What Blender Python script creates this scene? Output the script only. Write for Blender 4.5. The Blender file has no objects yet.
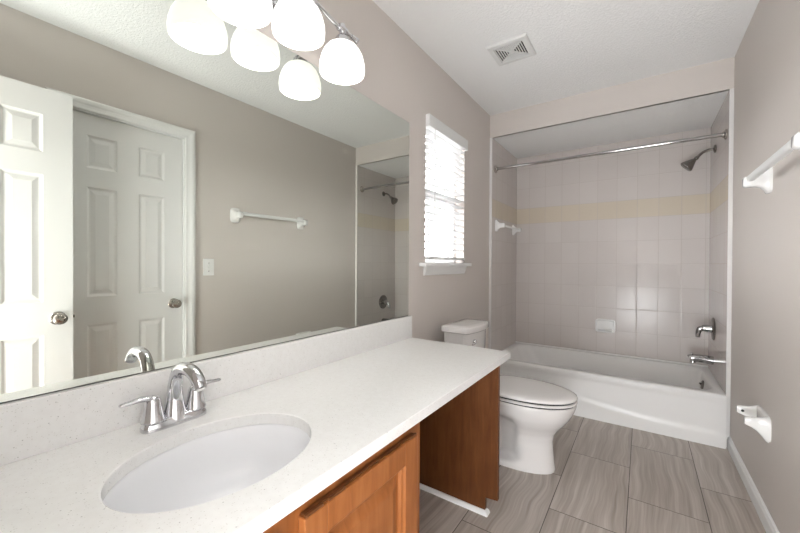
import bpy, bmesh, math, random
from mathutils import Vector, Matrix
PI = math.pi
scene = bpy.context.scene
C = scene.collection

# ------------------------------------------------------------------ camera
W, CEIL, D = 1.5658, 2.438, 2.982          # room width, ceiling height, front of the tub alcove
YB, YT, SOF = -0.10, 3.72, 2.243           # wall behind the camera, tiled back wall, alcove ceiling
cam_d = bpy.data.cameras.new('camera')
cam_d.sensor_width = 36.0
cam_d.lens = 352.443 / 800 * 36.0
cam_d.clip_start = 0.02
cam = bpy.data.objects.new('camera', cam_d)
C.objects.link(cam)
yaw, pit, rol = 0.6025, -0.0076, 0.005
fw = Vector((-math.sin(yaw) * math.cos(pit), math.cos(yaw) * math.cos(pit), math.sin(pit)))
r0 = Vector((math.cos(yaw), math.sin(yaw), 0)); u0 = r0.cross(fw)
rr = r0 * math.cos(rol) + u0 * math.sin(rol); uu = -r0 * math.sin(rol) + u0 * math.cos(rol)
m = Matrix((rr, uu, -fw)).transposed().to_4x4()
m.translation = Vector((1.1055, 0.0, 1.1432))
cam.matrix_world = m
scene.camera = cam

# ------------------------------------------------------------------ world, lights, exposure
wd = bpy.data.worlds.new('world'); scene.world = wd; wd.use_nodes = True
bg = wd.node_tree.nodes['Background']
wt = wd.node_tree                              # bright overcast sky over darker ground
wco = wt.nodes.new('ShaderNodeTexCoord'); wsp = wt.nodes.new('ShaderNodeSeparateXYZ'); wrp = wt.nodes.new('ShaderNodeValToRGB')
wt.links.new(wco.outputs['Generated'], wsp.inputs[0])
wma = wt.nodes.new('ShaderNodeMath'); wma.operation = 'MULTIPLY_ADD'; wma.inputs[1].default_value = .5; wma.inputs[2].default_value = .5
wt.links.new(wsp.outputs[2], wma.inputs[0]); wt.links.new(wma.outputs[0], wrp.inputs[0])
wrp.color_ramp.elements[0].position = .47; wrp.color_ramp.elements[0].color = (.06, .06, .06, 1)
wrp.color_ramp.elements[1].position = .53; wrp.color_ramp.elements[1].color = (.95, .97, 1.0, 1)
for p_, v_ in ((.66, .9), (.80, .28)):          # brightest low over the horizon, duller overhead
    e_ = wrp.color_ramp.elements.new(p_); e_.color = (v_, v_ * 1.01, v_ * 1.04, 1)
wt.links.new(wrp.outputs[0], bg.inputs['Color']); bg.inputs['Strength'].default_value = 22.0


def area(name, loc, size, power, rot=(0, 0, 0), color=(1, 1, 1)):
    l = bpy.data.lights.new(name, 'AREA'); l.shape = 'RECTANGLE'
    l.size, l.size_y = size; l.energy = power; l.color = color
    o = bpy.data.objects.new(name, l); C.objects.link(o)
    o.location = loc; o.rotation_euler = rot
    return o


area('hall_ceiling_fill', (.78, -1.0, 2.42), (1.2, 1.2), 38, (0, 0, 0), (.915, .965, 1))  # added fill under the unseen hall ceiling, no fixture there
area('hall_low_fill', (.85, -1.2, .3), (1.2, 1.0), 80, (PI / 2 + .9, 0, 0), (.915, .965, 1))  # added low fill in the unseen hall, aimed up through the doorway
area('doorway_fill', (1.07, -.215, 1.05), (.64, 1.95), 4, (PI / 2, 0, 0), (.96, .98, 1))  # added fill panel in the doorway behind the camera
SHADE_POWER = 0.8
scene.view_settings.view_transform = 'Standard'
scene.view_settings.look = 'None'
scene.view_settings.exposure = 0.36
scene.view_settings.gamma = 1.0
scene.view_settings.use_curve_mapping = False


# ------------------------------------------------------------------ materials
def mat(name, color=(.8, .8, .8), rough=.5, metal=0.0, spec=.5, coat=0.0):
    mt = bpy.data.materials.new(name); mt.use_nodes = True
    b = mt.node_tree.nodes['Principled BSDF']
    b.inputs['Base Color'].default_value = (*color, 1)
    b.inputs['Roughness'].default_value = rough
    b.inputs['Metallic'].default_value = metal
    b.inputs['Specular IOR Level'].default_value = spec
    b.inputs['Coat Weight'].default_value = coat
    return mt


class NT:
    """small helper to write node maths"""
    def __init__(s, mt):
        s.t = mt.node_tree; s.b = s.t.nodes['Principled BSDF']
        s.co = s.t.nodes.new('ShaderNodeTexCoord')
        s.sep = s.t.nodes.new('ShaderNodeSeparateXYZ')
        s.t.links.new(s.co.outputs['Object'], s.sep.inputs[0])
        s.x, s.y, s.z = s.sep.outputs

    def math(s, op, *a):
        n = s.t.nodes.new('ShaderNodeMath'); n.operation = op
        for i, v in enumerate(a):
            if isinstance(v, (int, float)): n.inputs[i].default_value = v
            else: s.t.links.new(v, n.inputs[i])
        return n.outputs[0]

    def vec(s, x, y, z):
        n = s.t.nodes.new('ShaderNodeCombineXYZ')
        for i, v in enumerate((x, y, z)):
            if isinstance(v, (int, float)): n.inputs[i].default_value = v
            else: s.t.links.new(v, n.inputs[i])
        return n.outputs[0]

    def noise(s, vec, scale, detail=2, rough=.5, dist=0.0):
        n = s.t.nodes.new('ShaderNodeTexNoise')
        s.t.links.new(vec, n.inputs['Vector'])
        n.inputs['Scale'].default_value = scale; n.inputs['Detail'].default_value = detail
        n.inputs['Roughness'].default_value = rough; n.inputs['Distortion'].default_value = dist
        return n.outputs[0]

    def white(s, vec):
        n = s.t.nodes.new('ShaderNodeTexWhiteNoise'); n.noise_dimensions = '3D'
        s.t.links.new(vec, n.inputs['Vector'])
        return n.outputs['Value']

    def ramp(s, fac, stops):
        n = s.t.nodes.new('ShaderNodeValToRGB'); e = n.color_ramp.elements
        while len(e) < len(stops): e.new(.5)
        for q, (p, c) in zip(e, stops):
            q.position = p; q.color = (*c, 1) if len(c) == 3 else c
        s.t.links.new(fac, n.inputs[0])
        return n.outputs[0]

    def mix(s, fac, a, b):
        n = s.t.nodes.new('ShaderNodeMix'); n.data_type = 'RGBA'
        for i, v in ((0, fac), (6, a), (7, b)):
            if isinstance(v, (int, float)): n.inputs[i].default_value = v
            elif isinstance(v, tuple): n.inputs[i].default_value = (*v, 1)
            else: s.t.links.new(v, n.inputs[i])
        return n.outputs[2]

    def bump(s, h, strength, dist=.002):
        n = s.t.nodes.new('ShaderNodeBump')
        n.inputs['Strength'].default_value = strength; n.inputs['Distance'].default_value = dist
        s.t.links.new(h, n.inputs['Height']); s.t.links.new(n.outputs[0], s.b.inputs['Normal'])

    def color(s, c): s.t.links.new(c, s.b.inputs['Base Color'])
    def rough(s, c): s.t.links.new(c, s.b.inputs['Roughness'])


M = {}
WALL_COL = (.645, .592, .553)
M['wall'] = mat('greige_wall_paint', WALL_COL, .55, spec=.35)
n = NT(M['wall']); n.bump(n.noise(n.co.outputs['Object'], 160, 3), .12, .002)
M['ceiling'] = mat('stippled_ceiling_paint', (.90, .895, .885), .9, spec=.2)
n = NT(M['ceiling'])
h = n.noise(n.co.outputs['Object'], 75, 4, .6, .4)
n.bump(n.ramp(h, [(.42, (0, 0, 0)), (.6, (1, 1, 1))]), .36, .005)
M['white_paint'] = mat('white_trim_paint', (.85, .845, .835), .35)
M['door_paint'] = mat('white_door_paint', (.82, .815, .805), .38)
M['porcelain'] = mat('white_porcelain', (.80, .79, .785), .08, spec=.5, coat=.3)
M['toilet'] = mat('toilet_porcelain', (.77, .745, .73), .1, spec=.5, coat=.3)
M['basin'] = mat('sink_porcelain', (.86, .86, .875), .15, spec=.35)
M['ceramic'] = mat('white_ceramic', (.84, .83, .815), .15, coat=.2)
M['tub'] = mat('tub_enamel', (.84, .825, .81), .25, spec=.3)
M['plastic'] = mat('white_plastic', (.80, .80, .79), .4)
M['grille'] = mat('vent_grille_plastic', (.74, .735, .72), .45)
M['chrome'] = mat('polished_chrome', (.66, .66, .68), .07, 1.0)
M['nickel'] = mat('brushed_nickel', (.42, .39, .36), .25, 1.0)
M['dark_chrome'] = mat('dark_nickel', (.24, .225, .21), .22, 1.0)
M['bath_chrome'] = mat('darkened_bath_chrome', (.46, .455, .45), .1, 1.0)  # chrome darkened, its dark reflections put into the colour
M['dark'] = mat('painted_gap_shade', (.03, .03, .03), .8)  # near-black that stands in for shade in gaps and holes
M['rubber'] = mat('mirror_edge', (.10, .10, .095), .4)
M['mirror'] = mat('mirror_silver', (.71, .73, .675), 0.0, 1.0)

# quartz
M['quartz'] = mat('speckled_white_quartz', (.80, .79, .775), .2, spec=.5)
n = NT(M['quartz']); o3 = n.co.outputs['Object']
v1 = n.t.nodes.new('ShaderNodeTexVoronoi'); v1.inputs['Scale'].default_value = 95
n.t.links.new(o3, v1.inputs['Vector'])
d1 = n.math('LESS_THAN', v1.outputs['Distance'], .12)
sel = n.math('GREATER_THAN', n.white(v1.outputs['Position']), .70)
f1 = n.math('MULTIPLY', d1, sel)
v2 = n.t.nodes.new('ShaderNodeTexVoronoi'); v2.inputs['Scale'].default_value = 230
n.t.links.new(o3, v2.inputs['Vector'])
f2 = n.math('MULTIPLY', n.math('LESS_THAN', v2.outputs['Distance'], .25), n.math('GREATER_THAN', n.white(v2.outputs['Position']), .66))
base = n.ramp(n.noise(o3, 60, 3), [(.35, (.80, .79, .775)), (.65, (.825, .818, .805))])
c = n.mix(n.math('MULTIPLY', f2, .5), base, (.56, .53, .50))
c = n.mix(n.math('MULTIPLY', f1, .75), c, (.42, .40, .39))
n.color(c)


# wood
def wood(name, stops, rough=.35):
    mt = mat(name, (.3, .15, .07), rough, spec=.25)
    n = NT(mt)
    p = n.vec(n.math('MULTIPLY', n.x, 22), n.math('MULTIPLY', n.y, 22), n.math('MULTIPLY', n.z, 2.2))
    a = n.noise(p, 1.6, 5, .6, .6)
    b = n.noise(n.co.outputs['Object'], 7, 3)
    n.color(n.ramp(n.math('ADD', n.math('MULTIPLY', a, .7), n.math('MULTIPLY', b, .3)), stops))
    return mt


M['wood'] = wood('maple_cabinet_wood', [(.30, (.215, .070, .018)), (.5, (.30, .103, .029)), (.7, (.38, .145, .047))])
M['wood_panel'] = wood('shaded_panel_wood', [(.30, (.085, .027, .008)), (.5, (.122, .042, .012)), (.7, (.165, .06, .019))], .45)  # panel wood darkened, the shade below the counter put into its colour

# floor tile : 12 x 24 in planks along the room, half bond
M['floor'] = mat('grey_vein_floor_tile', (.4, .37, .34), .32, spec=.4)
n = NT(M['floor'])
TX, TY, OX, OY = .3035, .61, .1465, 1.756
ux = n.math('DIVIDE', n.math('SUBTRACT', n.x, OX), TX)
ix = n.math('FLOOR', ux); fx = n.math('SUBTRACT', ux, ix)
half = n.math('MULTIPLY', n.math('MODULO', n.math('ADD', ix, 10), 2), -.5)      # odd columns shift half a tile
uy = n.math('ADD', n.math('DIVIDE', n.math('SUBTRACT', n.y, OY), TY), half)
iy = n.math('FLOOR', uy); fy = n.math('SUBTRACT', uy, iy)
ex = n.math('MULTIPLY', n.math('SUBTRACT', .5, n.math('ABSOLUTE', n.math('SUBTRACT', fx, .5))), TX)
ey = n.math('MULTIPLY', n.math('SUBTRACT', .5, n.math('ABSOLUTE', n.math('SUBTRACT', fy, .5))), TY)
grout = n.math('LESS_THAN', n.math('MINIMUM', ex, ey), .0019)
rnd = n.white(n.vec(ix, iy, 3.0))
shift = n.math('MULTIPLY', rnd, 37.0)
wob = n.noise(n.vec(n.math('MULTIPLY', n.x, 3), n.math('MULTIPLY', n.y, 3.0), shift), 1.0, 1)
px = n.math('ADD', n.math('MULTIPLY', n.x, 40), n.math('MULTIPLY', wob, 3.2))
vein = n.noise(n.vec(px, n.math('MULTIPLY', n.y, 1.1), shift), 1.0, 3, .62)
fine = n.noise(n.vec(n.math('MULTIPLY', px, 3.0), n.math('MULTIPLY', n.y, 2.5), shift), 1.0, 2)
v = n.math('ADD', n.math('MULTIPLY', vein, .8), n.math('MULTIPLY', fine, .2))
v = n.math('ADD', v, n.math('MULTIPLY', n.math('SUBTRACT', rnd, .5), .05))
col = n.ramp(v, [(.28, (.31, .262, .226)), (.42, (.40, .346, .304)), (.52, (.46, .405, .362)), (.62, (.54, .485, .44)), (.74, (.62, .57, .53))])
n.color(n.mix(grout, col, (.10, .085, .072)))
n.bump(n.math('SUBTRACT', 1.0, grout), .3, .001)


# wall tile : 6 x 8 in, with a cream band row
def tile(name, axis):
    mt = mat(name, (.6, .56, .53), .16, spec=.16)
    n = NT(mt)
    u = n.x if axis == 'x' else n.y
    S, H, B0, B1 = .1525, .2025, 1.560, 1.717
    uu_ = n.math('DIVIDE', n.math('SUBTRACT', u, .149 if axis == 'x' else 3.72), S)
    iu = n.math('FLOOR', uu_); fu = n.math('SUBTRACT', uu_, iu)
    eu = n.math('MULTIPLY', n.math('SUBTRACT', .5, n.math('ABSOLUTE', n.math('SUBTRACT', fu, .5))), S)
    above = n.math('GREATER_THAN', n.z, B1)
    below = n.math('LESS_THAN', n.z, B0)
    off = n.math('ADD', B0, n.math('MULTIPLY', above, B1 - B0))
    uz = n.math('DIVIDE', n.math('SUBTRACT', n.z, off), H)
    iz = n.math('FLOOR', uz); fz = n.math('SUBTRACT', uz, iz)
    ez1 = n.math('MULTIPLY', n.math('SUBTRACT', .5, n.math('ABSOLUTE', n.math('SUBTRACT', fz, .5))), H)
    inband = n.math('SUBTRACT', 1.0, n.math('MAXIMUM', above, below))
    eb = n.math('MINIMUM', n.math('ABSOLUTE', n.math('SUBTRACT', n.z, B0)), n.math('ABSOLUTE', n.math('SUBTRACT', n.z, B1)))
    ez = n.math('ADD', n.math('MULTIPLY', inband, eb), n.math('MULTIPLY', n.math('SUBTRACT', 1.0, inband), ez1))
    e = n.math('MINIMUM', eu, ez)
    g = n.math('LESS_THAN', e, .0014)
    edge = n.t.nodes.new('ShaderNodeMapRange'); edge.inputs['From Max'].default_value = .006
    n.t.links.new(e, edge.inputs['Value'])
    rnd = n.white(n.vec(iu, n.math('ADD', iz, n.math('MULTIPLY', inband, 40.0)), 1.0))
    c0 = n.mix(rnd, (.625, .575, .548), (.645, .597, .570))
    c1 = n.mix(rnd, (.63, .555, .455), (.65, .575, .475))
    c = n.mix(inband, c0, c1)
    n.color(n.mix(g, c, (.545, .49, .455)))
    hh = n.math('ADD', edge.outputs[0], n.math('MULTIPLY', n.noise(n.co.outputs['Object'], 9, 1), .5))
    n.bump(hh, .25, .002)
    return mt


M['tile_x'] = tile('pale_wall_tile_back', 'x')
M['tile_y'] = tile('pale_wall_tile_side', 'y')
M['tile_edge'] = mat('white_tile_edge', (.78, .76, .745), .2)

# window glass: see-through with a faint reflection
M['glass'] = bpy.data.materials.new('window_glass'); M['glass'].use_nodes = True
t = M['glass'].node_tree; out = t.nodes['Material Output']; t.nodes.remove(t.nodes['Principled BSDF'])
tr = t.nodes.new('ShaderNodeBsdfTransparent'); gl = t.nodes.new('ShaderNodeBsdfGlossy'); gl.inputs['Roughness'].default_value = 0
mx = t.nodes.new('ShaderNodeMixShader'); mx.inputs[0].default_value = .07
t.links.new(tr.outputs[0], mx.inputs[1]); t.links.new(gl.outputs[0], mx.inputs[2]); t.links.new(mx.outputs[0], out.inputs[0])
# blind slats let a little light through
M['slat'] = bpy.data.materials.new('white_blind_slat'); M['slat'].use_nodes = True
t = M['slat'].node_tree; out = t.nodes['Material Output']; b = t.nodes['Principled BSDF']
b.inputs['Base Color'].default_value = (.60, .60, .595, 1); b.inputs['Roughness'].default_value = .45
tl = t.nodes.new('ShaderNodeBsdfTranslucent'); tl.inputs[0].default_value = (.8, .8, .78, 1)
mx = t.nodes.new('ShaderNodeMixShader'); mx.inputs[0].default_value = .01
t.links.new(b.outputs[0], mx.inputs[1]); t.links.new(tl.outputs[0], mx.inputs[2]); t.links.new(mx.outputs[0], out.inputs[0])


def emis(name, col, st):
    mt = mat(name, (.85, .84, .82), .3)
    b = mt.node_tree.nodes['Principled BSDF']
    b.inputs['Emission Color'].default_value = (*col, 1); b.inputs['Emission Strength'].default_value = st
    return mt


M['shade'] = emis('opal_glass_shade_lit', (1, .985, .965), SHADE_POWER)
M['bulb'] = emis('lit_bulb', (1, .99, .97), 52.0)


# ------------------------------------------------------------------ mesh helpers
def box(bm, x0, x1, y0, y1, z0, z1, bev=0.0, seg=2):
    b2 = bmesh.new()
    bmesh.ops.create_cube(b2, size=1.0)
    for v in b2.verts:
        v.co = Vector((x0 + (v.co.x + .5) * (x1 - x0), y0 + (v.co.y + .5) * (y1 - y0), z0 + (v.co.z + .5) * (z1 - z0)))
    if bev > 0:
        bmesh.ops.bevel(b2, geom=b2.edges[:], offset=bev, segments=seg, affect='EDGES', profile=.5)
    merge(bm, b2)


def merge(bm, b2):
    me = bpy.data.meshes.new('tmp'); b2.to_mesh(me); b2.free()
    bm.from_mesh(me); bpy.data.meshes.remove(me)


def rings(bm, loops, cap0=True, cap1=True, closed=True):
    """skin a list of equal-length point loops"""
    vs = [[bm.verts.new(p) for p in lp] for lp in loops]
    k = len(vs[0])
    for a, b in zip(vs, vs[1:]):
        for i in range(k if closed else k - 1):
            j = (i + 1) % k
            bm.faces.new((a[i], a[j], b[j], b[i]))
    if cap0: bm.faces.new(vs[0][::-1])
    if cap1: bm.faces.new(vs[-1])
    return vs


def lathe(bm, prof, origin, axis=(0, 0, 1), seg=32, cap0=True, cap1=True):
    """prof: list of (radius, distance along axis)"""
    ax = Vector(axis).normalized()
    a = ax.orthogonal().normalized(); b = ax.cross(a)
    o = Vector(origin)
    loops = [[o + ax * h + (a * math.cos(2 * PI * i / seg) + b * math.sin(2 * PI * i / seg)) * max(r, 1e-4) for i in range(seg)] for r, h in prof]
    rings(bm, loops, cap0, cap1)


def smooth_path(pts, n=6):
    """Catmull-Rom through points of any dimension"""
    P = [Vector(p) for p in pts]; outp = []
    for i in range(len(P) - 1):
        p0, p1, p2, p3 = P[max(i - 1, 0)], P[i], P[i + 1], P[min(i + 2, len(P) - 1)]
        for k in range(n):
            t_ = k / n
            outp.append(.5 * ((2 * p1) + (p2 - p0) * t_ + (2 * p0 - 5 * p1 + 4 * p2 - p3) * t_ ** 2 + (3 * p1 - p0 - 3 * p2 + p3) * t_ ** 3))
    outp.append(P[-1]); return outp


def tube(bm, pts, radii, seg=16, n=6, flat=None, smooth=True, up=(0, 0, 1)):
    """tube through points; radii one per point; flat = (width, height) factors"""
    if isinstance(radii, (int, float)): radii = [radii] * len(pts)
    P4 = [(*p, r) for p, r in zip(pts, radii)]
    if smooth and len(pts) > 2: P4 = smooth_path([Vector(p) for p in P4], n)
    P = [Vector(p[:3]) for p in P4]; R = [p[3] for p in P4]
    loops = []; prev = None
    for i, p in enumerate(P):
        tg = (P[min(i + 1, len(P) - 1)] - P[max(i - 1, 0)]).normalized()
        if prev is None:
            s = tg.cross(Vector(up))
            if s.length < 1e-3: s = tg.orthogonal()
            s.normalize()
        else:
            s = (prev - tg * prev.dot(tg)).normalized()
        prev = s; q = s.cross(tg)
        fx_, fy_ = flat or (1, 1)
        loops.append([p + (s * math.cos(2 * PI * k / seg) * fx_ + q * math.sin(2 * PI * k / seg) * fy_) * R[i] for k in range(seg)])
    rings(bm, loops)


def superloop(cx, cy, a, b, z, n=40, e=2.6, fn=None):
    out_ = []
    for i in range(n):
        t_ = 2 * PI * i / n; ct, st = math.cos(t_), math.sin(t_)
        out_.append(Vector((cx + a * math.copysign(abs(ct) ** (2 / e), ct), cy + b * math.copysign(abs(st) ** (2 / e), st), z)))
    return out_


def link(name, bm, mt, parent=None, smooth=True, angle=40, loc=None):
    bmesh.ops.recalc_face_normals(bm, faces=bm.faces[:])
    me = bpy.data.meshes.new(name)
    for f in bm.faces: f.smooth = smooth
    if smooth:
        lim = math.radians(angle)
        for e in bm.edges:
            if len(e.link_faces) == 2 and e.calc_face_angle(0) > lim: e.smooth = False
    if loc is not None:
        bmesh.ops.translate(bm, verts=bm.verts[:], vec=-Vector(loc))
    bm.to_mesh(me); bm.free()
    me.materials.append(mt)
    o = bpy.data.objects.new(name, me); C.objects.link(o)
    if parent is not None:
        o.parent = parent
        # geometry is written in room coordinates: put it back relative to the parent's base
        w = parent; off = Vector((0, 0, 0))
        while w is not None:
            off += w.location; w = w.parent
        o.location = (Vector(loc) if loc is not None else Vector((0, 0, 0))) - off
    elif loc is not None: o.location = loc
    return o


def thing(name, label, cat, loc, group=None):
    o = bpy.data.objects.new(name, None); C.objects.link(o)
    o.location = loc; o.empty_display_size = .05
    o['label'] = label; o['category'] = cat
    if group: o['group'] = group
    return o


def struct(name, bm, mt, parent=None, smooth=False, label=None, cat=None):
    o = link(name, bm, mt, parent, smooth)
    if parent is None:
        o['kind'] = 'structure'
        if label: o['label'] = label
        if cat: o['category'] = cat
    return o


B = bmesh.new

# ------------------------------------------------------------------ room shell
HALL = -1.9
bm = B(); box(bm, -.14, W + .14, HALL - .1, YT + .14, -.05, 0)
struct('floor', bm, M['floor'], label='grey veined plank tile floor', cat='floor')
bm = B(); box(bm, -.14, W + .14, HALL - .1, YT + .14, CEIL, CEIL + .05)
struct('ceiling', bm, M['ceiling'], label='white stippled ceiling', cat='ceiling')

# window opening in the left wall
WY0, WY1, WZ0, WZ1 = 1.880, 2.452, 1.150, 2.055
bm = B()
box(bm, -.14, 0, HALL, WY0, 0, CEIL); box(bm, -.14, 0, WY1, YT + .14, 0, CEIL)
box(bm, -.14, 0, WY0, WY1, 0, WZ0); box(bm, -.14, 0, WY0, WY1, WZ1, CEIL)
struct('wall_left', bm, M['wall'], label='greige painted wall behind the mirror and window', cat='wall')
# closet door opening in the right wall
CY0, CY1, CZ1 = 0.545, 1.192, 2.022
bm = B()
box(bm, W, W + .12, HALL, CY0, 0, CEIL); box(bm, W, W + .12, CY1, YT + .14, 0, CEIL); box(bm, W, W + .12, CY0, CY1, CZ1, CEIL)
struct('wall_right', bm, M['wall'], label='greige painted wall with the towel bar', cat='wall')
# wall behind the camera with the entry doorway
EX0, EX1 = 0.735, 1.405
bm = B()
box(bm, 0, EX0, YB - .11, YB, 0, CEIL); box(bm, EX1, W, YB - .11, YB, 0, CEIL); box(bm, EX0, EX1, YB - .11, YB, 2.04, CEIL)
struct('wall_back', bm, M['wall'], label='greige wall with the entry doorway', cat='wall')
bm = B(); box(bm, 0, W, HALL - .1, HALL, 0, CEIL)
struct('wall_hall', bm, M['wall'], label='hallway wall beyond the entry doorway', cat='wall')
bm = B(); box(bm, 0, W, YT + .02, YT + .14, 0, CEIL)
struct('wall_front', bm, M['wall'], label='wall behind the tub tile', cat='wall')
# header over the alcove and its low ceiling
bm = B(); box(bm, 0, W, D, D + .02, SOF, CEIL)
struct('wall_header', bm, M['wall'], label='greige header over the tub alcove', cat='wall')
bm = B(); box(bm, 0, W, D + .0005, YT + .02, SOF, SOF + .02)
struct('ceiling_alcove', bm, M['ceiling'], label='stippled low ceiling over the tub', cat='ceiling')
# tiled surround
TH = .021
bm = B(); box(bm, 0, TH, D + .008, YT + .02, 0, SOF)
struct('wall_alcove_left', bm, M['tile_y'], label='pale tile on the left end of the tub alcove', cat='wall')
bm = B(); box(bm, W - TH, W, D + .008, YT + .02, 0, SOF)
struct('wall_alcove_right', bm, M['tile_y'], label='pale tile on the faucet end of the tub alcove', cat='wall')
bm = B(); box(bm, TH, W - TH, YT, YT + .02, 0, SOF)
struct('wall_alcove_back', bm, M['tile_x'], label='pale tile wall with cream band behind the tub', cat='wall')
bm = B(); box(bm, 0, TH + .001, D - .006, D + .008, 0, SOF + .001, .003)
struct('trim_1', bm, M['tile_edge'], label='white tile edge strip left of the tub', cat='trim')
bm = B(); box(bm, W - TH - .001, W, D - .006, D + .008, 0, SOF + .001, .003)
struct('trim_2', bm, M['tile_edge'], label='white tile edge strip right of the tub', cat='trim')


# baseboards: flat board with an eased top
def baseboard(name, x0, x1, y0, y1, toward, label):
    bm = B()
    h, t_ = .078, .014
    prof = [(0, 0), (t_, 0), (t_, h - .02), (t_ * .75, h - .012), (t_ * .6, h - .004), (t_ * .3, h), (0, h)]
    loops = []
    for y in (y0, y1):
        loops.append([Vector((x0 + toward * p[0], y, p[1])) for p in prof])
    rings(bm, loops)
    return struct(name, bm, M['white_paint'], label=label, cat='baseboard')


baseboard('baseboard_right', W, 0, 1.286, D - .006, -1, 'white baseboard along the towel bar wall')
baseboard('baseboard_left', 0, 0, 1.70, D - .006, 1, 'white baseboard behind the toilet')

# ------------------------------------------------------------------ window
wr = thing('window_1', 'white double hung window behind the blind', 'window', (0, (WY0 + WY1) / 2, WZ0)); wr['kind'] = 'structure'
bm = B()
f0, f1 = -.115, -.075
box(bm, f0, f1, WY0, WY0 + .035, WZ0, WZ1); box(bm, f0, f1, WY1 - .035, WY1, WZ0, WZ1)
box(bm, f0, f1, WY0 + .035, WY1 - .035, WZ0, WZ0 + .04); box(bm, f0, f1, WY0 + .035, WY1 - .035, WZ1 - .035, WZ1)
link('window_frame', bm, M['white_paint'], wr, False)
bm = B(); box(bm, f0 + .004, f1 + .012, WY0 + .035, WY1 - .035, 1.575, 1.615, .003)
link('meeting_rail', bm, M['white_paint'], wr, False)
for z0, z1, xo in ((WZ0 + .04, 1.575, -.088), (1.615, WZ1 - .035, -.1)):
    bm = B(); box(bm, xo - .002, xo + .002, WY0 + .035, WY1 - .035, z0, z1)
    link('window_pane', bm, M['glass'], wr, False)
bm = B(); box(bm, -.075, .0, WY0, WY1, WZ0 - .022, WZ0 + .0008)
box(bm, .0, .052, WY0 - .075, WY1 + .030, WZ0 - .022, WZ0 + .0008, .004)
link('window_sill', bm, M['white_paint'], wr, False)
bm = B(); prof = [(0, 1.072), (.008, 1.075), (.012, 1.086), (.018, 1.10), (.022, 1.115), (.022, WZ0 - .022), (0, WZ0 - .022)]
rings(bm, [[Vector((x, y, z)) for x, z in prof] for y in (WY0 - .02, WY1 - .0)])
link('window_apron', bm, M['white_paint'], wr, False)

# blind
bl = thing('window_blind', 'white slatted blind hanging in the window beside the mirror', 'blind', (0.0, (WY0 + WY1) / 2, WZ1))
bm = B(); box(bm, .012, .028, WY0 - .003, WY1 + .004, 1.990, 2.064, .003); box(bm, .0005, .013, WY0 - .003, WY0 + .006, 1.990, 2.064, .002); box(bm, .0005, .013, WY1 - .005, WY1 + .004, 1.990, 2.064, .002)
link('valance', bm, M['plastic'], bl, False)
bm = B(); box(bm, -.042, .010, WY0 + .004, WY1 - .004, 2.0, 2.045)
link('headrail', bm, M['plastic'], bl, False)
bm = B(); k = 0; z = 1.968
tilt = math.radians(-8); xs = -.014
while z > 1.215:
    dx, dz = .0245 * math.cos(tilt), .0245 * math.sin(tilt)
    lo = []
    for s, cz_ in ((-1, 0), (-.5, .0022), (0, .003), (.5, .0022), (1, 0)):
        lo.append((xs + s * dx, z - s * dz + cz_))
    loop = [(a, b + .0013) for a, b in lo] + [(a, b - .0013) for a, b in lo[::-1]]
    rings(bm, [[Vector((a, y, b)) for a, b in loop] for y in (WY0 + .006, WY1 - .006)])
    z -= .0455; k += 1
link('slats', bm, M['slat'], bl, True, 30)
bm = B(); box(bm, xs - .025, xs + .025, WY0 + .006, WY1 - .006, 1.172, 1.192, .004)
link('bottom_rail', bm, M['plastic'], bl, False)
for y in (WY0 + .10, WY1 - .10):
    bm = B()
    for x in (xs - .027, xs + .027): tube(bm, [(x, y, 1.19), (x, y, 1.998)], .0011, 6)
    link('ladder_cord', bm, M['plastic'], bl)
bm = B(); tube(bm, [(.022, WY0 + .078, 1.995), (.022, WY0 + .078, 1.50)], .0042, 8)
lathe(bm, [(.002, 0), (.006, .004), (.006, .03), (.002, .034)], (.022, WY0 + .078, 1.468))
link('tilt_wand', bm, M['plastic'], bl)

# ------------------------------------------------------------------ doors
def panel_door(bm, y0, y1, z0, z1, xf, xb, cols, rows, faces=(1, 1)):
    """six panel slab between xf (room side) and xb; cols/rows are the panel openings"""
    s = 1 if xb > xf else -1
    dep = .009
    xa, xc = xf + s * dep, xb - s * dep
    box(bm, min(xa, xc), max(xa, xc), y0, y1, z0, z1)
    ys = [y0] + [v for c_ in cols for v in c_] + [y1]
    zs = [z0] + [v for r_ in rows for v in r_] + [z1]
    for (x_o, x_i) in ((xf, xa), (xb, xc)):
        # frame as one sheet with openings
        grid = {}
        def V(i, j, x):
            key = (i, j, x)
            if key not in grid: grid[key] = bm.verts.new((x, ys[i], zs[j]))
            return grid[key]
        for i in range(len(ys) - 1):
            for j in range(len(zs) - 1):
                if i % 2 == 1 and j % 2 == 1:
                    a0, a1, b0, b1 = ys[i], ys[i + 1], zs[j], zs[j + 1]
                    def loop(x, ins): return [Vector((x, a0 + ins, b0 + ins)), Vector((x, a1 - ins, b0 + ins)), Vector((x, a1 - ins, b1 - ins)), Vector((x, a0 + ins, b1 - ins))]
                    xr = x_o + (x_i - x_o) * .85
                    rings(bm, [loop(x_o, 0), loop(x_o + (x_i - x_o) * .35, .004), loop(xr, .012), loop(xr, .018), loop(x_o + (x_i - x_o) * .18, .040)], False, True)
                else:
                    bm.faces.new((V(i, j, x_o), V(i + 1, j, x_o), V(i + 1, j + 1, x_o), V(i, j + 1, x_o)))
        # rim
        for (p, q) in (((y0, z0), (y1, z0)), ((y1, z0), (y1, z1)), ((y1, z1), (y0, z1)), ((y0, z1), (y0, z0))):
            bm.faces.new([bm.verts.new(v_) for v_ in ((x_o, *p), (x_o, *q), (x_i, *q), (x_i, *p))])


ROWS = [(.22, .772), (.94, 1.585), (1.698, 1.889)]


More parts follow.
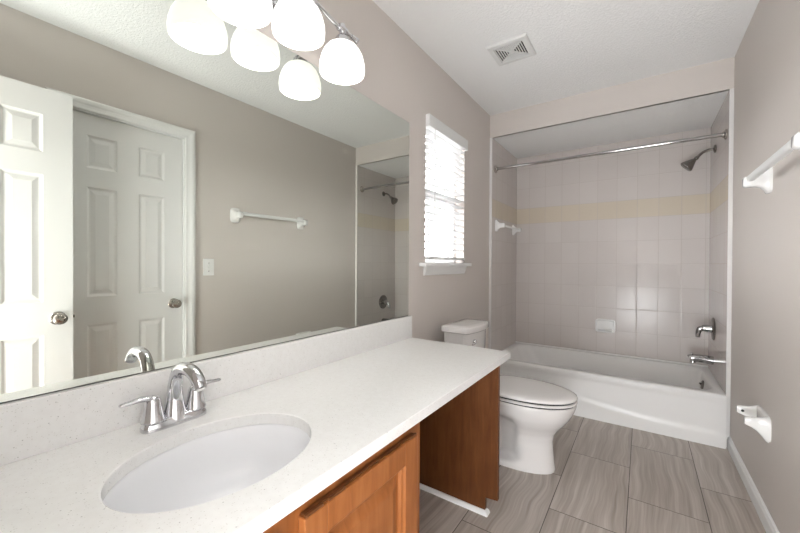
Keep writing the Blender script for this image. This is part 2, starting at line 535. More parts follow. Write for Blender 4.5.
def door_knob(parent, x, y, z, sx):
    bm = B()
    lathe(bm, [(.0, 0), (.033, 0), (.034, .003), (.030, .008), (.016, .011), (.0125, .016), (.012, .030), (.018, .034), (.026, .040), (.0295, .050), (.028, .060), (.020, .0665), (.009, .069), (.008, .067), (.0, .067)], (x, y, z), (sx, 0, 0), 32)
    link('door_handle', bm, M['nickel'], parent)


# closet door in the right wall
d1_ = thing('door_1', 'closed white six panel closet door', 'door', (W + .02, (CY0 + CY1) / 2, 0)); d1_['kind'] = 'structure'
bm = B(); panel_door(bm, CY0 + .012, CY1 - .012, .008, CZ1 - .012, W + .020, W + .055, [(.661, .806), (.919, 1.067)], ROWS)
link('door_slab', bm, M['door_paint'], d1_, False)
bm = B(); box(bm, W + .0, W + .12, CY0, CY0 + .010, 0, CZ1); box(bm, W, W + .12, CY1 - .010, CY1, 0, CZ1); box(bm, W, W + .12, CY0, CY1, CZ1 - .010, CZ1)
box(bm, W + .057, W + .075, CY0 + .01, CY0 + .022, 0, CZ1 - .01); box(bm, W + .057, W + .075, CY1 - .022, CY1 - .01, 0, CZ1 - .01)
link('door_jamb', bm, M['white_paint'], d1_, False)
door_knob(d1_, W + .020, 1.123, .862, -1)


def casing(name, label):
    """moulded casing around the closet opening, mitred"""
    bm = B(); wdt = .066
    prof = [(0, 0), (0, .010), (.006, .013), (.018, .0125), (.030, .0145), (.040, .018), (.052, .0185), (.060, .0165), (.066, .012), (.066, 0)]
    ins = .004
    def loop(fy):
        return fy
    path = [(CY0 + ins, 0, -1, 0), (CY0 + ins, CZ1 - ins, -1, 1), (CY1 - ins, CZ1 - ins, 1, 1), (CY1 - ins, 0, 1, 0)]
    loops = []
    for y, z_, sy, sz in path:
        loops.append([Vector((W - t_, y + sy * w_, z_ + sz * w_)) for w_, t_ in prof])
    rings(bm, loops)
    return struct(name, bm, M['white_paint'], label=label, cat='trim')


casing('trim_3', 'white moulded casing around the closet door')

# entry door, swung open flat before the right wall
d2_ = thing('door_2', 'white six panel entry door standing open', 'door', (1.406, YB, 0)); d2_['kind'] = 'structure'
bm = B(); panel_door(bm, YB + .005, .560, .012, 2.022, 1.406, 1.441, [(.012, .158), (.302, .447)], ROWS)
link('door_slab', bm, M['door_paint'], d2_, False)
door_knob(d2_, 1.406, .499, .853, -1); door_knob(d2_, 1.441, .499, .853, 1)
bm = B(); box(bm, 1.411, 1.436, .5585, .5612, .825, .882, .0008); box(bm, 1.417, 1.430, .559, .570, .846, .862, .002)
link('latch', bm, M['nickel'], d2_, False)
for hz in (.25, 1.05, 1.85):
    bm = B(); tube(bm, [(1.447, YB + .006, hz - .045), (1.447, YB + .006, hz + .045)], .006, 10)
    link('hinge', bm, M['nickel'], d2_)

# ------------------------------------------------------------------ vanity
CT, CB, CXF, CYE = .722, .692, .585, 1.700      # counter top / underside / front / end
SX, SY, SA, SB = .332, .425, .167, .2113         # sink cut-out
vt = thing('vanity_countertop', 'long white speckled quartz countertop with backsplash below the mirror', 'countertop', (.29, .8, CB))
bm = B()
rx0, rx1, ry0, ry1 = .0, CXF, YB, CYE
angs = sorted([2 * PI * i / 96 for i in range(96)] + [math.atan2(y - SY, x - SX) % (2 * PI) for x in (rx0, rx1) for y in (ry0, ry1)])
inner, outer = [], []
for a in angs:
    ca, sa = math.cos(a), math.sin(a)
    inner.append((SX + SA * ca, SY + SB * sa))
    # same angle, cast to the rectangle
    ts = []
    if ca > 1e-9: ts.append((rx1 - SX) / ca)
    if ca < -1e-9: ts.append((rx0 - SX) / ca)
    if sa > 1e-9: ts.append((ry1 - SY) / sa)
    if sa < -1e-9: ts.append((ry0 - SY) / sa)
    tt = min(ts); outer.append((SX + tt * ca, SY + tt * sa))
# inner ring at the same true angle
inner = []
for a in angs:
    ca, sa = math.cos(a), math.sin(a); r_ = 1 / math.sqrt((ca / SA) ** 2 + (sa / SB) ** 2)
    inner.append((SX + r_ * ca, SY + r_ * sa))
def L(ring, z_, g=0.0, c_=(SX, SY)):
    return [Vector((x + g * (1 if x > c_[0] else -1) if g else x, y, z_)) for x, y in ring]
def shrink(ring, d_):
    out_ = []
    for x, y in ring:
        nx = x - d_ if abs(x - rx1) < 1e-6 else (x + d_ if abs(x - rx0) < 1e-6 else x)
        ny = y - d_ if abs(y - ry1) < 1e-6 else (y + d_ if abs(y - ry0) < 1e-6 else y)
        out_.append((nx, ny))
    return out_
def grow(ring, d_):
    return [(SX + (x - SX) * (1 + d_), SY + (y - SY) * (1 + d_)) for x, y in ring]
lp = [L(grow(inner, .012), CT), L(inner, CT - .002), L(inner, CB), L(outer, CB), L(outer, CT - .002), L(shrink(outer, .002), CT), L(grow(inner, .012), CT)]
vs = [[bm.verts.new(p) for p in l_] for l_ in lp[:-1]]; vs.append(vs[0])
for a, b in zip(vs, vs[1:]):
    for i in range(len(angs)):
        j = (i + 1) % len(angs); bm.faces.new((a[i], a[j], b[j], b[i]))
link('counter_slab', bm, M['quartz'], vt, True, 25)
bm = B(); box(bm, .0, .020, YB, CYE + .004, CT, .846, .0015)
link('backsplash', bm, M['quartz'], vt, False)

sk = thing('sink_basin', 'oval white undermount sink set in the quartz countertop', 'sink', (SX, SY, CB - .15))
bm = B()
def el(k, z_, dx=0): return [Vector((SX + dx + SA * k * math.cos(2 * PI * i / 64), SY + SB * k * math.sin(2 * PI * i / 64), z_)) for i in range(64)]
rings(bm, [el(1.14, CB - .014), el(1.14, CB - .0005), el(1.02, CB - .0005), el(1.0, CB - .006), el(.985, CB - .03), el(.955, CB - .065), el(.89, CB - .10), el(.76, CB - .127, -.003), el(.55, CB - .142, -.008), el(.3, CB - .148, -.012), el(.13, CB - .151, -.015),
           el(.13, CB - .162, -.015), el(.32, CB - .16, -.012), el(.6, CB - .153, -.008), el(.82, CB - .137, -.003), el(.94, CB - .108), el(1.0, CB - .07), el(1.03, CB - .03), el(1.04, CB - .014)], False, False)
bm.verts.ensure_lookup_table()
link('bowl', bm, M['basin'], sk, True, 60)
bm = B(); lathe(bm, [(.0, -.004), (.014, -.004), (.016, 0), (.0225, .0015), (.024, 0), (.022, -.008), (.018, -.03), (.0, -.03)][::-1], (SX - .015, SY, CB - .1495))
link('drain', bm, M['chrome'], sk)

# faucet
fa = thing('sink_faucet', 'chrome two handle sink faucet with arched spout behind the oval basin', 'faucet', (.088, .424, CT))
FX, FY = .089, .430
CT += .0006
bm = B()
rings(bm, [superloop(FX, FY, .027, .0775, CT, 48, 3.4), superloop(FX, FY, .027, .0775, CT + .008, 48, 3.4), superloop(FX, FY, .0255, .076, CT + .012, 48, 3.4), superloop(FX, FY, .021, .071, CT + .022, 48, 3.2), superloop(FX, FY, .019, .069, CT + .0235, 48, 3.2)])
link('base_plate', bm, M['chrome'], fa, True, 50)
bm = B()
pz = [(FX - .003, .735, .030), (FX - .003, .755, .0262), (FX - .003, .785, .0205), (FX + .001, .82, .0172), (FX + .012, .850, .0162), (FX + .036, .869, .0162), (FX + .066, .874, .016), (FX + .097, .870, .0158), (FX + .122, .855, .0155), (FX + .134, .838, .0152)]
tube(bm, [(x, FY, z_) for x, z_, r_ in pz], [r_ for x, z_, r_ in pz], 24, 6, up=(0, 1, 0))
link('spout', bm, M['chrome'], fa, True, 60)
bm = B(); lathe(bm, [(.0, 0), (.0095, 0), (.0095, .004), (.0, .004)], (FX + .1345, FY, .8368), (.45, 0, -1))
link('aerator', bm, M['plastic'], fa)
bm = B(); tube(bm, [(FX - .028, FY, CT + .02), (FX - .028, FY, CT + .055)], .0022, 8); lathe(bm, [(.0, 0), (.005, .001), (.006, .006), (.0, .011)], (FX - .028, FY, CT + .053))
link('lift_rod', bm, M['chrome'], fa)
for s in (-1, 1):
    bm = B(); y = FY + s * .0515
    lathe(bm, [(.0, .0), (.0265, .0), (.0265, .004), (.0245, .007), (.023, .018), (.0195, .036), (.0175, .048), (.0155, .056), (.009, .062), (.0, .064)], (FX, y, CT + .021))
    tube(bm, [(FX, y - s * .004, CT + .072), (FX, y + s * .010, CT + .0795), (FX, y + s * .03, CT + .082), (FX, y + s * .05, CT + .0805), (FX, y + s * .066, CT + .080), (FX, y + s * .070, CT + .0802)], [.012, .0135, .0115, .0095, .008, .004], 16, 5, flat=(1.0, .52))
    link('handle', bm, M['chrome'], fa, True, 60)

CT -= .0006
# mirror
mr = thing('wall_mirror', 'wide frameless mirror resting on the backsplash', 'mirror', (0, .8, .847))
MZ0, MZ1, MY0, MY1 = .8482, 1.947, YB + .004, 1.688
bm = B(); box(bm, .0035, .006, MY0 + .0015, MY1 - .0015, MZ0 + .0015, MZ1 - .0015)
link('mirror_glass', bm, M['mirror'], mr, False)
bm = B(); box(bm, .0, .0036, MY0, MY1, MZ0 - .0020, MZ1)
link('mirror_backing', bm, M['rubber'], mr, False)

# cabinet under the sink
cb = thing('vanity_cabinet', 'orange stained maple vanity cabinet under the sink', 'cabinet', (.28, .4, 0))
XF, YC = .555, .912
bm = B()
box(bm, .0, XF - .02, YC - .018, YC, .0, CB - .03); box(bm, .0, XF - .02, YB, YB + .018, .0, CB - .03)
box(bm, .0, .008, YB + .018, YC - .018, .09, CB - .03); box(bm, .008, XF - .02, YB + .018, YC - .018, .09, .108)
box(bm, XF - .085, XF - .07, YB + .018, YC - .018, 0, .09)
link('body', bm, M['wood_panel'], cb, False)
bm = B()
box(bm, XF - .02, XF, YB, YB + .06, .09, CB, .001); box(bm, XF - .02, XF, YC - .045, YC, .09, CB, .001)
box(bm, XF - .02, XF, YB + .06, YC - .045, CB - .055, CB); box(bm, XF - .02, XF, YB + .06, YC - .045, .09, .13)
box(bm, XF - .02, XF, .395, .455, .13, CB - .055)
link('face_frame', bm, M['wood'], cb, False)


def cab_door(y0, y1, z0, z1):
    bm = B(); x0, x1 = XF + .0005, XF + .0205; st = .062
    def bar(a0, a1, b0, b1): box(bm, x0, x1, a0, a1, b0, b1, .0025)
    bar(y0, y0 + st, z0, z1); bar(y1 - st, y1, z0, z1)
    bar(y0 + st - .001, y1 - st + .001, z0, z0 + st); bar(y0 + st - .001, y1 - st + .001, z1 - st, z1)
    def lp_(x, i): return [Vector((x, y0 + st + i, z0 + st + i)), Vector((x, y1 - st - i, z0 + st + i)), Vector((x, y1 - st - i, z1 - st - i)), Vector((x, y0 + st + i, z1 - st - i))]
    rings(bm, [lp_(x1 - .002, -.001), lp_(x1 - .007, .003), lp_(x1 - .009, .009), lp_(x1 - .017, .012), lp_(x1 - .0175, .022), lp_(x1 - .009, .046), lp_(x1 - .0085, .05)], False, True)
    o = link('door', bm, M['wood'], cb, False)
    # finger-pull lip along the top edge, worn through in the middle of its ends
    bm = B(); box(bm, x0 + .001, x0 + .012, y0 + .006, y1 - .006, z1 - .001, z1 + .0045, .0015)
    link('finger_lip', bm, M['wood_panel'], o, False)
    for p0, p1, up_ in ((y0 + .004, y0 + .05, .006), (y0 + .065, y0 + .115, .006), (y1 - .04, y1 - .004, .007)):
        bm = B(); box(bm, x1 - .007, x1 - .0005, p0, p1, z1 - .0008, z1 + up_, .0018)
        link('edge_bumper', bm, M['wood_panel'], o, False)


cab_door(.452, .866, .118, .650); cab_door(-.06, .400, .118, .650)

# end panel carrying the counter beside the toilet
ep = thing('counter_end_panel', 'brown wooden end panel, shade put into its colour, holding the counter beside the toilet', 'panel', (.29, 1.555, 0))
PX, PY0, PY1 = .575, 1.547, 1.567
bm = B()
outl = [(.0, .0), (.520, .0), (.520, .075), (PX, .080), (PX, CB), (.0, CB)]
rings(bm, [[Vector((x, y, z_)) for x, z_ in outl] for y in (PY0, PY1)])
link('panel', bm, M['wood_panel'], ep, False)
bm = B(); box(bm, PX - .0005, PX + .004, PY0 - .0008, PY1 + .0008, .080, CB, .001)
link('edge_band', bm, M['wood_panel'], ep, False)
bm = B()
q = [(0, 0), (.017, 0), (.016, .006), (.012, .012), (.006, .016), (0, .017)]
rings(bm, [[Vector((x, PY0 - w_ if True else 0, h_)) for w_, h_ in q] for x in (.0,)] + [[Vector((.520 + w_, PY0 - w_, h_)) for w_, h_ in q]] + [[Vector((.520 + w_, PY1, h_)) for w_, h_ in q]])
link('shoe_moulding', bm, M['white_paint'], ep, False)['label'] = 'white shoe moulding'

# ------------------------------------------------------------------ vanity light
vl = thing('vanity_light', 'chrome three light fixture with lit opal shades above the mirror', 'light fixture', (0, .80, 2.10))
LY, LX = (.588, .800, 1.012), .130
bm = B()
lo = []
for x, k in ((.0, 1.0), (.012, 1.0), (.02, .9), (.024, .6)):
    lo.append([Vector((x, .80 + .13 * k * math.cos(2 * PI * i / 48), 2.10 + .06 * k * math.sin(2 * PI * i / 48))) for i in range(48)])
rings(bm, lo); link('backplate', bm, M['chrome'], vl)
bm = B(); tube(bm, [(.02, .80, 2.10), (.07, .80, 2.105), (.115, .80, 2.105), (LX, .80, 2.098)], .0085, 12)
link('support_arm', bm, M['chrome'], vl)
LZ = {.588: 0.0, .800: .036, 1.012: 0.0}      # the bar arches up to the middle lamp
def bar_z(y):
    t_ = min(1, abs(y - .80) / .19); t_ = t_ * t_ * (3 - 2 * t_)
    return 2.060 + .036 * (1 - t_)
bm = B(); pts = [(LX, .535 + (1.065 - .535) * i / 60, bar_z(.535 + (1.065 - .535) * i / 60)) for i in range(61)]
tube(bm, pts, .0075, 14, 1, smooth=False)
for y, s in ((1.072, 1), (.528, -1)):
    lathe(bm, [(.0, -.01), (.0095, -.01), (.0095, .018), (.0115, .020), (.0115, .026), (.007, .029), (.0, .030)], (LX, y, 2.060), (0, s, 0), 20)
link('light_bar', bm, M['chrome'], vl, True, 60)
for y in LY:
    dz = LZ[y]
    bm = B()
    lathe(bm, [(.0, 2.081), (.009, 2.080), (.013, 2.073), (.013, 2.046), (.010, 2.042), (.010, 2.034), (.022, 2.030), (.030, 2.018), (.032, 2.006), (.032, 1.997), (.0, 1.997)][::-1], (LX, y, dz))
    lathe(bm, [(.0, -.022), (.0125, -.022), (.0145, -.018), (.0145, .018), (.0125, .022), (.0, .022)], (LX, y, 2.060 + dz), (0, 1, 0), 20)
    link('socket_cup', bm, M['chrome'], vl, True, 50)
    bm = B()
    po = [(.028, 2.001), (.043, 1.998), (.058, 1.988), (.070, 1.973), (.080, 1.952), (.0865, 1.928), (.0885, 1.906), (.0865, 1.886)]
    pi = [(r_ - .004, z_ - .0015) for r_, z_ in po]
    lathe(bm, po + [(.0845, 1.8845)] + pi[::-1], (LX, y, dz), seg=40, cap0=False, cap1=False)
    link('lamp_shade', bm, M['shade'], vl, True, 70)
    bm = B(); lathe(bm, [(.013, 1.998), (.014, 1.985), (.022, 1.968), (.028, 1.945), (.028, 1.932), (.02, 1.913), (.0, 1.907)][::-1], (LX, y, dz), seg=24)
    link('bulb', bm, M['bulb'], vl, True, 70)

# ------------------------------------------------------------------ toilet
TY0 = 2.088
to = thing('toilet', 'white two piece toilet with closed lid beside the bathtub', 'toilet', (.45, TY0, 0))


def egg(x0, x1, hw, z_, n_=56, e=2.2, k=.56):
    """plan outline of the bowl: blunt at the back (x0), rounded long front (x1)"""
    xm = x0 + (x1 - x0) * (1 - k)
    o_ = []
    for i in range(n_):
        t_ = 2 * PI * i / n_; ct, st = math.cos(t_), math.sin(t_)
        ee = 2.0 if ct > 0 else 3.2
        x = xm + (x1 - xm if ct > 0 else xm - x0) * math.copysign(abs(ct) ** (2 / ee), ct)
        o_.append(Vector((x, TY0 + hw * math.copysign(abs(st) ** (2 / (2.1 if ct > 0 else 3.0)), st), z_)))
    return o_


def bowl_pinch(lps):
    for lp_ in lps:
        for p in lp_:
            if p.x < .56 and .03 < p.z < .33:
                a = min(1, max(0, (.56 - p.x) / .07)); a = a * a * (3 - 2 * a)
                b_ = min(1, (p.z - .03) / .03, (.33 - p.z) / .09); b_ = b_ * b_ * (3 - 2 * b_)
                p.y = TY0 + (p.y - TY0) * (1 - .42 * a * b_)
    return lps


bm = B()
secs = [(.30, .716, .112, 0.0), (.30, .718, .113, .012), (.305, .715, .111, .03), (.31, .711, .108, .06), (.32, .706, .105, .11), (.325, .704, .104, .16), (.33, .712, .110, .20), (.33, .735, .126, .235), (.32, .765, .148, .27), (.31, .790, .166, .305), (.30, .806, .177, .335), (.295, .816, .184, .36), (.295, .821, .187, .378), (.298, .820, .186, .386), (.305, .813, .180, .390)]
loops = []
for a, b in zip(secs, secs[1:]):
    for k in range(3):
        q_ = [u + (v_ - u) * k / 3 for u, v_ in zip(a, b)]; loops.append(egg(*q_))
loops.append(egg(*secs[-1]))
rings(bm, bowl_pinch(loops))
# shelf that carries the tank
rings(bm, [superloop(.26, TY0, .155, hw, z_, 40, 3.5) for hw, z_ in ((.10, .22), (.115, .28), (.145, .34), (.165, .375), (.165, .392))])
rings(bm, [superloop(.34, TY0, .14, .07, z_, 40, 3.0) for z_ in (.0, .12, .25)])
link('bowl', bm, M['toilet'], to, True, 50)
bm = B(); rings(bm, [egg(.315, .813, .179, .3945), egg(.312, .824, .187, .3965), egg(.312, .826, .188, .401), egg(.312, .825, .188, .406), egg(.318, .819, .183, .409)])
link('seat', bm, M['toilet'], to, True, 50)
bm = B(); rings(bm, [egg(.318, .814, .179, .4165), egg(.313, .824, .187, .4185), egg(.313, .826, .188, .423), egg(.314, .824, .186, .429), egg(.325, .809, .175, .4355), egg(.36, .769, .146, .4395), egg(.42, .70, .09, .4412), egg(.5, .6, .03, .4415)])
link('lid', bm, M['toilet'], to, True, 50)
bm = B(); rings(bm, [egg(.335, .815, .181, .3885), egg(.335, .815, .181, .418)]);
link('seat_gap_shade', bm, M['dark'], to)  # dark filler painting the shade line between seat and lid
for s in (-1, 1):
    bm = B(); box(bm, .300, .335, TY0 + s * .075 - .018, TY0 + s * .075 + .018, .392, .430, .006)
    link('hinge_cap', bm, M['toilet'], to)


def tankloop(x0, x1, hw, z_, bow=.03, n_=16):
    """rounded rectangle with a bowed front"""
    pts = []
    r_ = .03
    def front(y): return x1 - bow * (y / hw) ** 2
    for i in range(n_ + 1):
        y = -hw + r_ * .6 + (2 * hw - r_ * 1.2) * i / n_; pts.append((front(y), y))
    pts.append((front(hw) - r_ * .5, hw))
    pts.append((x0 + .012, hw)); pts.append((x0, hw - .012)); pts.append((x0, -hw + .012)); pts.append((x0 + .012, -hw)); pts.append((front(hw) - r_ * .5, -hw))
    return [Vector((x, TY0 + .036 + y, z_)) for x, y in pts]


bm = B(); rings(bm, [tankloop(.105, .240, .150, .385), tankloop(.098, .250, .160, .41), tankloop(.092, .262, .169, .55), tankloop(.088, .268, .173, .722)])
link('tank', bm, M['toilet'], to, True, 40)
bm = B(); rings(bm, [tankloop(.082, .278, .179, .723), tankloop(.078, .283, .184, .728), tankloop(.078, .284, .184, .753), tankloop(.080, .281, .182, .759), tankloop(.088, .272, .174, .763), tankloop(.13, .23, .12, .7645)])
link('tank_lid', bm, M['toilet'], to, True, 40)
bm = B(); hy = TY0 - .052
lathe(bm, [(.0, -.01), (.013, -.01), (.0155, .0), (.0155, .006), (.012, .012), (.0, .013)], (.262, hy, .668), (1, 0, 0), 20)
tube(bm, [(.273, hy, .668), (.278, hy - .02, .665), (.272, hy - .055, .660)], [.006, .0055, .006], 10, 4)
link('flush_handle', bm, M['chrome'], to)

# ------------------------------------------------------------------ bathtub
tb = thing('bathtub', 'white alcove bathtub between the tiled walls', 'bathtub', (W / 2, (D + YT) / 2, 0))
bm = B()
X0, X1, YF, YK, RZ = TH + .0005, W - TH - .0005, D - .030, YT - .0005, .330
# apron: grid with a raised curved skirt at the bottom
NXg, NZg = 60, 34
gv = []
for j in range(NZg + 1):
    row = []
    for i in range(NXg + 1):
        u = i / NXg; w_ = j / NZg
        x = X0 + (X1 - X0) * u; z_ = (RZ - .018) * w_
        line = .085 + .145 * (1 - math.sin(PI * min(1, max(0, (u - .02) / .86)) * .5) ** 1.5) * (1 if u < .88 else 1)
        rec = 1 / (1 + math.exp(-(z_ - line) / .006)) * 1 / (1 + math.exp((z_ - (RZ - .045)) / .005))
        edge = min(1, (1 - u) / .07, u / .05)
        edge = max(0, edge)
        row.append(bm.verts.new((x, YF + .006 * rec * edge + .010 * w_, z_)))
    gv.append(row)
for j in range(NZg):
    for i in range(NXg): bm.faces.new((gv[j][i], gv[j][i + 1], gv[j + 1][i + 1], gv[j + 1][i]))
# rim and basin from rounded loops
def rrect(x0, x1, y0, y1, r_, z_, n_=10):
    pts = []
    for cx_, cy_, a0 in ((x1 - r_, y1 - r_, 0), (x0 + r_, y1 - r_, PI / 2), (x0 + r_, y0 + r_, PI), (x1 - r_, y0 + r_, 1.5 * PI)):
        for i in range(n_ + 1):
            a = a0 + PI / 2 * i / n_; pts.append(Vector((cx_ + r_ * math.cos(a), cy_ + r_ * math.sin(a), z_)))
    return pts
yf = YF + .010
rings(bm, [rrect(X0, X1, yf, YK, .002, RZ - .018), rrect(X0, X1, yf + .002, YK, .004, RZ - .008), rrect(X0, X1, yf + .008, YK, .008, RZ - .001), rrect(X0 + .004, X1 - .004, yf + .018, YK - .004, .01, RZ),
           rrect(X0 + .055, X1 - .045, yf + .068, YK - .050, .10, RZ - .001), rrect(X0 + .063, X1 - .051, yf + .076, YK - .057, .11, RZ - .008), rrect(X0 + .075, X1 - .057, yf + .084, YK - .064, .12, RZ - .03),
           rrect(X0 + .14, X1 - .075, yf + .10, YK - .08, .13, .18), rrect(X0 + .22, X1 - .10, yf + .115, YK - .10, .13, .08), rrect(X0 + .29, X1 - .15, yf + .16, YK - .15, .11, .052), rrect(X0 + .40, X1 - .25, yf + .22, YK - .21, .06, .047)], False, True)
# back ledge where the tile meets the rim
box(bm, X0, X1, YK - .016, YK, RZ - .001, RZ + .012, .004)
link('tub_shell', bm, M['tub'], tb, True, 50)
bm = B(); lathe(bm, [(.0, -.004), (.033, -.004), (.034, .003), (.026, .009), (.0, .010)], (X1 - .0665, 3.40, .262), (-1, 0, .12), 24)
tube(bm, [(X1 - .074, 3.40, .262), (X1 - .084, 3.40, .275)], .006, 10)
link('overflow_plate', bm, M['dark_chrome'], tb)
bm = B(); lathe(bm, [(.0, 0), (.026, 0), (.03, -.002), (.0, -.006)][::-1], (X1 - .30, 3.36, .05))
link('drain', bm, M['chrome'], tb)

# ------------------------------------------------------------------ bath fittings
XR = W - TH
sr = thing('shower_rod', 'chrome shower curtain rod across the tub alcove', 'rod', (TH, 3.07, 1.985))
bm = B(); tube(bm, [(TH + .004, 3.062, 1.988), (XR - .004, 3.062, 1.988)], .0125, 20)
link('tube', bm, M['bath_chrome'], sr)
for x, s in ((TH, 1), (XR, -1)):
    bm = B(); lathe(bm, [(.0, 0), (.033, 0), (.034, .004), (.031, .009), (.019, .013), (.017, .022), (.0, .022)], (x, 3.062, 1.988), (s, 0, 0), 28)
    link('flange', bm, M['nickel'], sr)

FYb = 3.47
sh = thing('bath_shower', 'brushed dark nickel shower head on a bent arm above the tub', 'shower head', (XR, FYb, 2.0))
bm = B(); lathe(bm, [(.0, 0), (.029, 0), (.030, .003), (.025, .010), (.012, .013), (.0, .013)], (XR, FYb, 2.005), (-1, 0, 0), 24)
link('flange', bm, M['dark_chrome'], sh)
bm = B(); tube(bm, [(XR - .004, FYb, 2.005), (XR - .04, FYb, 2.003), (XR - .075, FYb, 1.988), (XR - .105, FYb, 1.958)], .0095, 14)
link('arm', bm, M['dark_chrome'], sh)
bm = B(); ax = Vector((-.72, 0, -.69))
lathe(bm, [(.0, -.004), (.011, -.004), (.0145, .004), (.0145, .014), (.011, .020), (.016, .028), (.027, .05), (.040, .075), (.0455, .088), (.0455, .096), (.042, .099), (.0, .099)], (XR - .103, FYb, 1.960), ax, 32)
link('spray_head', bm, M['dark_chrome'], sh, True, 50)

vv = thing('shower_valve', 'chrome single lever tub valve on round plate above the spout', 'valve', (XR, FYb, .672))
bm = B(); lathe(bm, [(.0, 0), (.083, 0), (.084, .003), (.078, .009), (.045, .014), (.0, .014)], (XR, FYb, .672), (-1, 0, 0), 40)
link('escutcheon', bm, M['dark_chrome'], vv)  # darker metal stands in for the chrome plate's dark reflections
bm = B(); lathe(bm, [(.0, .012), (.030, .012), (.027, .040), (.024, .062), (.014, .070), (.0, .071)], (XR, FYb, .672), (-1, 0, 0), 28)
tube(bm, [(XR - .05, FYb, .672), (XR - .078, FYb, .664), (XR - .088, FYb, .635), (XR - .09, FYb, .602)], [.019, .019, .016, .013], 14, 5)
link('lever', bm, M['bath_chrome'], vv)
ts = thing('tub_spout', 'chrome tub spout sticking out of the tiled end wall', 'spout', (XR, FYb, .437))
bm = B(); tube(bm, [(XR, FYb, .437), (XR - .03, FYb, .438), (XR - .09, FYb, .440), (XR - .13, FYb, .438), (XR - .139, FYb, .435)], [.031, .0312, .029, .027, .022], 24, 5)
lathe(bm, [(.0, 0), (.018, 0), (.0165, .022), (.0, .022)], (XR - .118, FYb, .405))
link('spout_body', bm, M['bath_chrome'], ts, True, 50)
bm = B(); tube(bm, [(XR - .122, FYb, .458), (XR - .122, FYb, .474)], .004, 10); lathe(bm, [(.0, 0), (.0075, .0), (.0085, .006), (.0, .010)], (XR - .122, FYb, .472))
link('diverter_knob', bm, M['chrome'], ts)

# recessed-look ceramic soap dish on the back wall
sd = thing('soap_dish', 'small white ceramic soap dish set in the back tile wall', 'soap dish', (.83, YT, .585))
bm = B()
def sl(y, kx, kz, dz=0): return [Vector((.830 + p.x, y, .586 + dz + p.y)) for p in superloop(0, 0, .080 * kx, .062 * kz, 0, 40, 6)]
rings(bm, [sl(YT, 1, 1), sl(YT - .006, 1, 1), sl(YT - .010, .97, .96), sl(YT - .010, .86, .80), sl(YT - .004, .80, .70)], True, True)
link('back_frame', bm, M['ceramic'], sd, True, 30)
bm = B()
cs = [(0, -.018), (-.03, -.018), (-.042, -.012), (-.046, .0), (-.040, .0), (-.036, -.006), (-.004, -.006), (0, -.004)]
rings(bm, [[Vector((x, YT - .004 + a, .560 + b)) for a, b in cs] for x in (.772, .888)])
link('tray', bm, M['ceramic'], sd, False)


# ceramic towel bars
def ceramic_post(parent, x, y, z_, s, out_, bw=.030, bh=.040):
    """flared post leaving the wall at x in direction s"""
    bm = B(); lo_ = []
    for d_, a, b in ((0, bw, bh), (.008, bw, bh), (.011, bw * .93, bh * .94), (.018, bw * .70, bh * .72), (.030, bw * .52, bh * .52), (out_ - .024, bw * .5, bh * .42), (out_ - .006, bw * .55, bh * .42), (out_ + .010, bw * .54, bh * .42), (out_ + .017, bw * .40, bh * .30)):
        lo_.append([Vector((x + s * d_, y + p.x, z_ + p.y)) for p in superloop(0, 0, a, b, 0, 32, 4)])
    rings(bm, lo_)
    return link('post', bm, M['ceramic'], parent, True, 50)


tw = thing('towel_bar', 'long white ceramic towel bar on the right wall', 'towel bar', (W, 1.88, 1.515))
for y in (1.560, 2.205): ceramic_post(tw, W, y, 1.520, -1, .070, .042, .058)
bm = B()
rings(bm, [[Vector((W - .066 + p.x, y, 1.532 + p.y)) for p in superloop(0, 0, .0125, .0125, 0, 20, 5)] for y in (1.560, 2.205)])
link('bar', bm, M['plastic'], tw, True, 40)
wb = thing('washcloth_bar', 'short white ceramic towel bar on the left tub tile', 'towel bar', (TH, 3.35, 1.49))
for y in (3.10, 3.60): ceramic_post(wb, TH, y, 1.49, 1, .062, .036, .052)
bm = B()
tube(bm, [(TH + .062, 3.10, 1.490), (TH + .062, 3.60, 1.490)], .009, 16)
link('bar', bm, M['plastic'], wb, True, 40)

# toilet paper holder
tp = thing('toilet_paper_holder', 'empty white ceramic toilet paper holder low on the right wall', 'paper holder', (W, 2.23, .45))
bm = B(); lo_ = []
for d_, a_, b_ in ((0, .098, .058), (.008, .098, .058), (.013, .094, .054), (.015, .086, .047)):
    lo_.append([Vector((W - d_, 2.238 + p.x, .432 + p.y)) for p in superloop(0, 0, a_, b_, 0, 48, 5)])
rings(bm, lo_); link('back_plate', bm, M['ceramic'], tp, True, 50)
for y, sg in ((2.161, 1), (2.315, -1)):
    bm = B(); lo_ = []
    for d_, zc, a, b in ((.006, .432, .022, .056), (.014, .433, .0195, .052), (.026, .439, .0165, .040), (.042, .447, .0145, .028), (.060, .452, .0135, .021), (.074, .454, .013, .018), (.081, .454, .010, .013)):
        lo_.append([Vector((W - d_, y + p.x, zc + p.y)) for p in superloop(0, 0, a, b, 0, 32, 3.5)])
    rings(bm, lo_); br = link('bracket', bm, M['ceramic'], tp, True, 50)
    bm = B(); lathe(bm, [(.0, .0), (.006, .0), (.006, .0008), (.0, .0008)], (W - .062, y + sg * .0132, .453), (0, sg, 0), 14)
    link('roller_socket_shade', bm, M['dark'], br)  # flat dark disc painting the shade of the roller hole

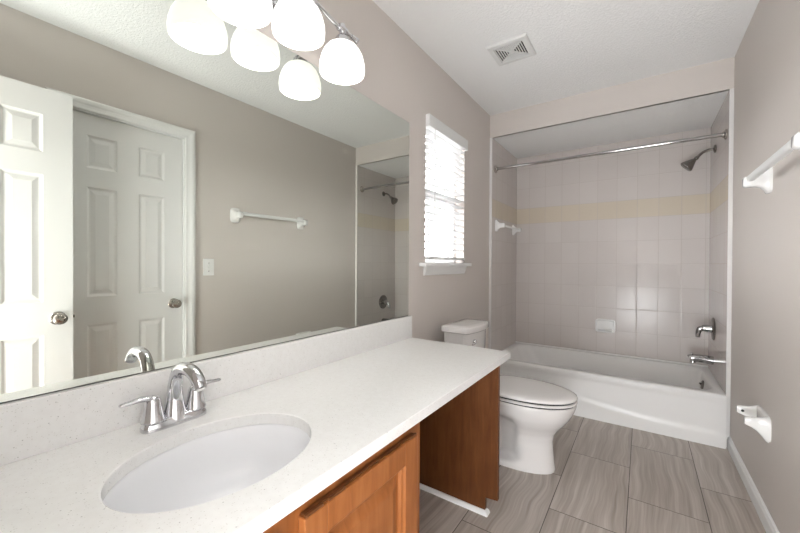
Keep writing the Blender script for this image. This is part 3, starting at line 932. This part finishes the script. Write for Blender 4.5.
# light switch
sw = thing('light_switch', 'white light switch on the right wall beside the closet casing', 'light switch', (W, 1.352, 1.112))
bm = B(); box(bm, W - .006, W, 1.312, 1.392, 1.050, 1.174, .003)
link('switch_plate', bm, M['plastic'], sw, False)
bm = B(); box(bm, W - .008, W - .005, 1.345, 1.359, 1.095, 1.129, .001); box(bm, W - .017, W - .006, 1.3475, 1.3565, 1.110, 1.122, .002)
link('toggle', bm, M['plastic'], sw, False)
for z_ in (1.082, 1.142):
    bm = B(); lathe(bm, [(.0, 0), (.0032, 0), (.0032, .0015), (.0, .002)], (W - .006, 1.352, z_), (-1, 0, 0), 12)
    link('screw', bm, M['nickel'], sw)

# exhaust vent on the ceiling
ev = thing('exhaust_vent', 'square white exhaust fan grille on the stippled ceiling', 'vent', (.443, 2.143, CEIL))
VX, VY, VH = .443, 2.143, .116
bm = B()
def sq(k, z_): return [Vector((VX + a * k, VY + b * k, z_)) for a, b in ((-1, -1), (1, -1), (1, 1), (-1, 1))]
rings(bm, [sq(VH, CEIL), sq(VH, CEIL - .006), sq(VH - .006, CEIL - .012), sq(VH - .030, CEIL - .013), sq(VH - .031, CEIL - .002)], False, False)
link('frame', bm, M['grille'], ev, False)
bm = B(); box(bm, VX - VH + .031, VX + VH - .031, VY - VH + .031, VY + VH - .031, CEIL - .003, CEIL)
link('duct_opening_shade', bm, M['dark'], ev, False)  # dark plate painting the shade inside the duct
bm = B(); k = VH - .031
while k > .02:
    rings(bm, [sq(k, CEIL - .0035), sq(k, CEIL - .0085), sq(k - .005, CEIL - .0085), sq(k - .005, CEIL - .0035), sq(k, CEIL - .0035)], False, False)
    k -= .0136
box(bm, VX - .016, VX + .016, VY - .016, VY + .016, CEIL - .013, CEIL - .003)
for a in (-1, 1):
    rings(bm, [[Vector((VX + s * r_ * 1 + w_ * .002, VY + a * s * r_ - a * w_ * .002, z_)) for s, w_ in ((-1, -1), (1, -1), (1, 1), (-1, 1))] for r_, z_ in ((VH - .032, CEIL - .0115), (VH - .032, CEIL - .004))])
link('louvers', bm, M['grille'], ev, False)
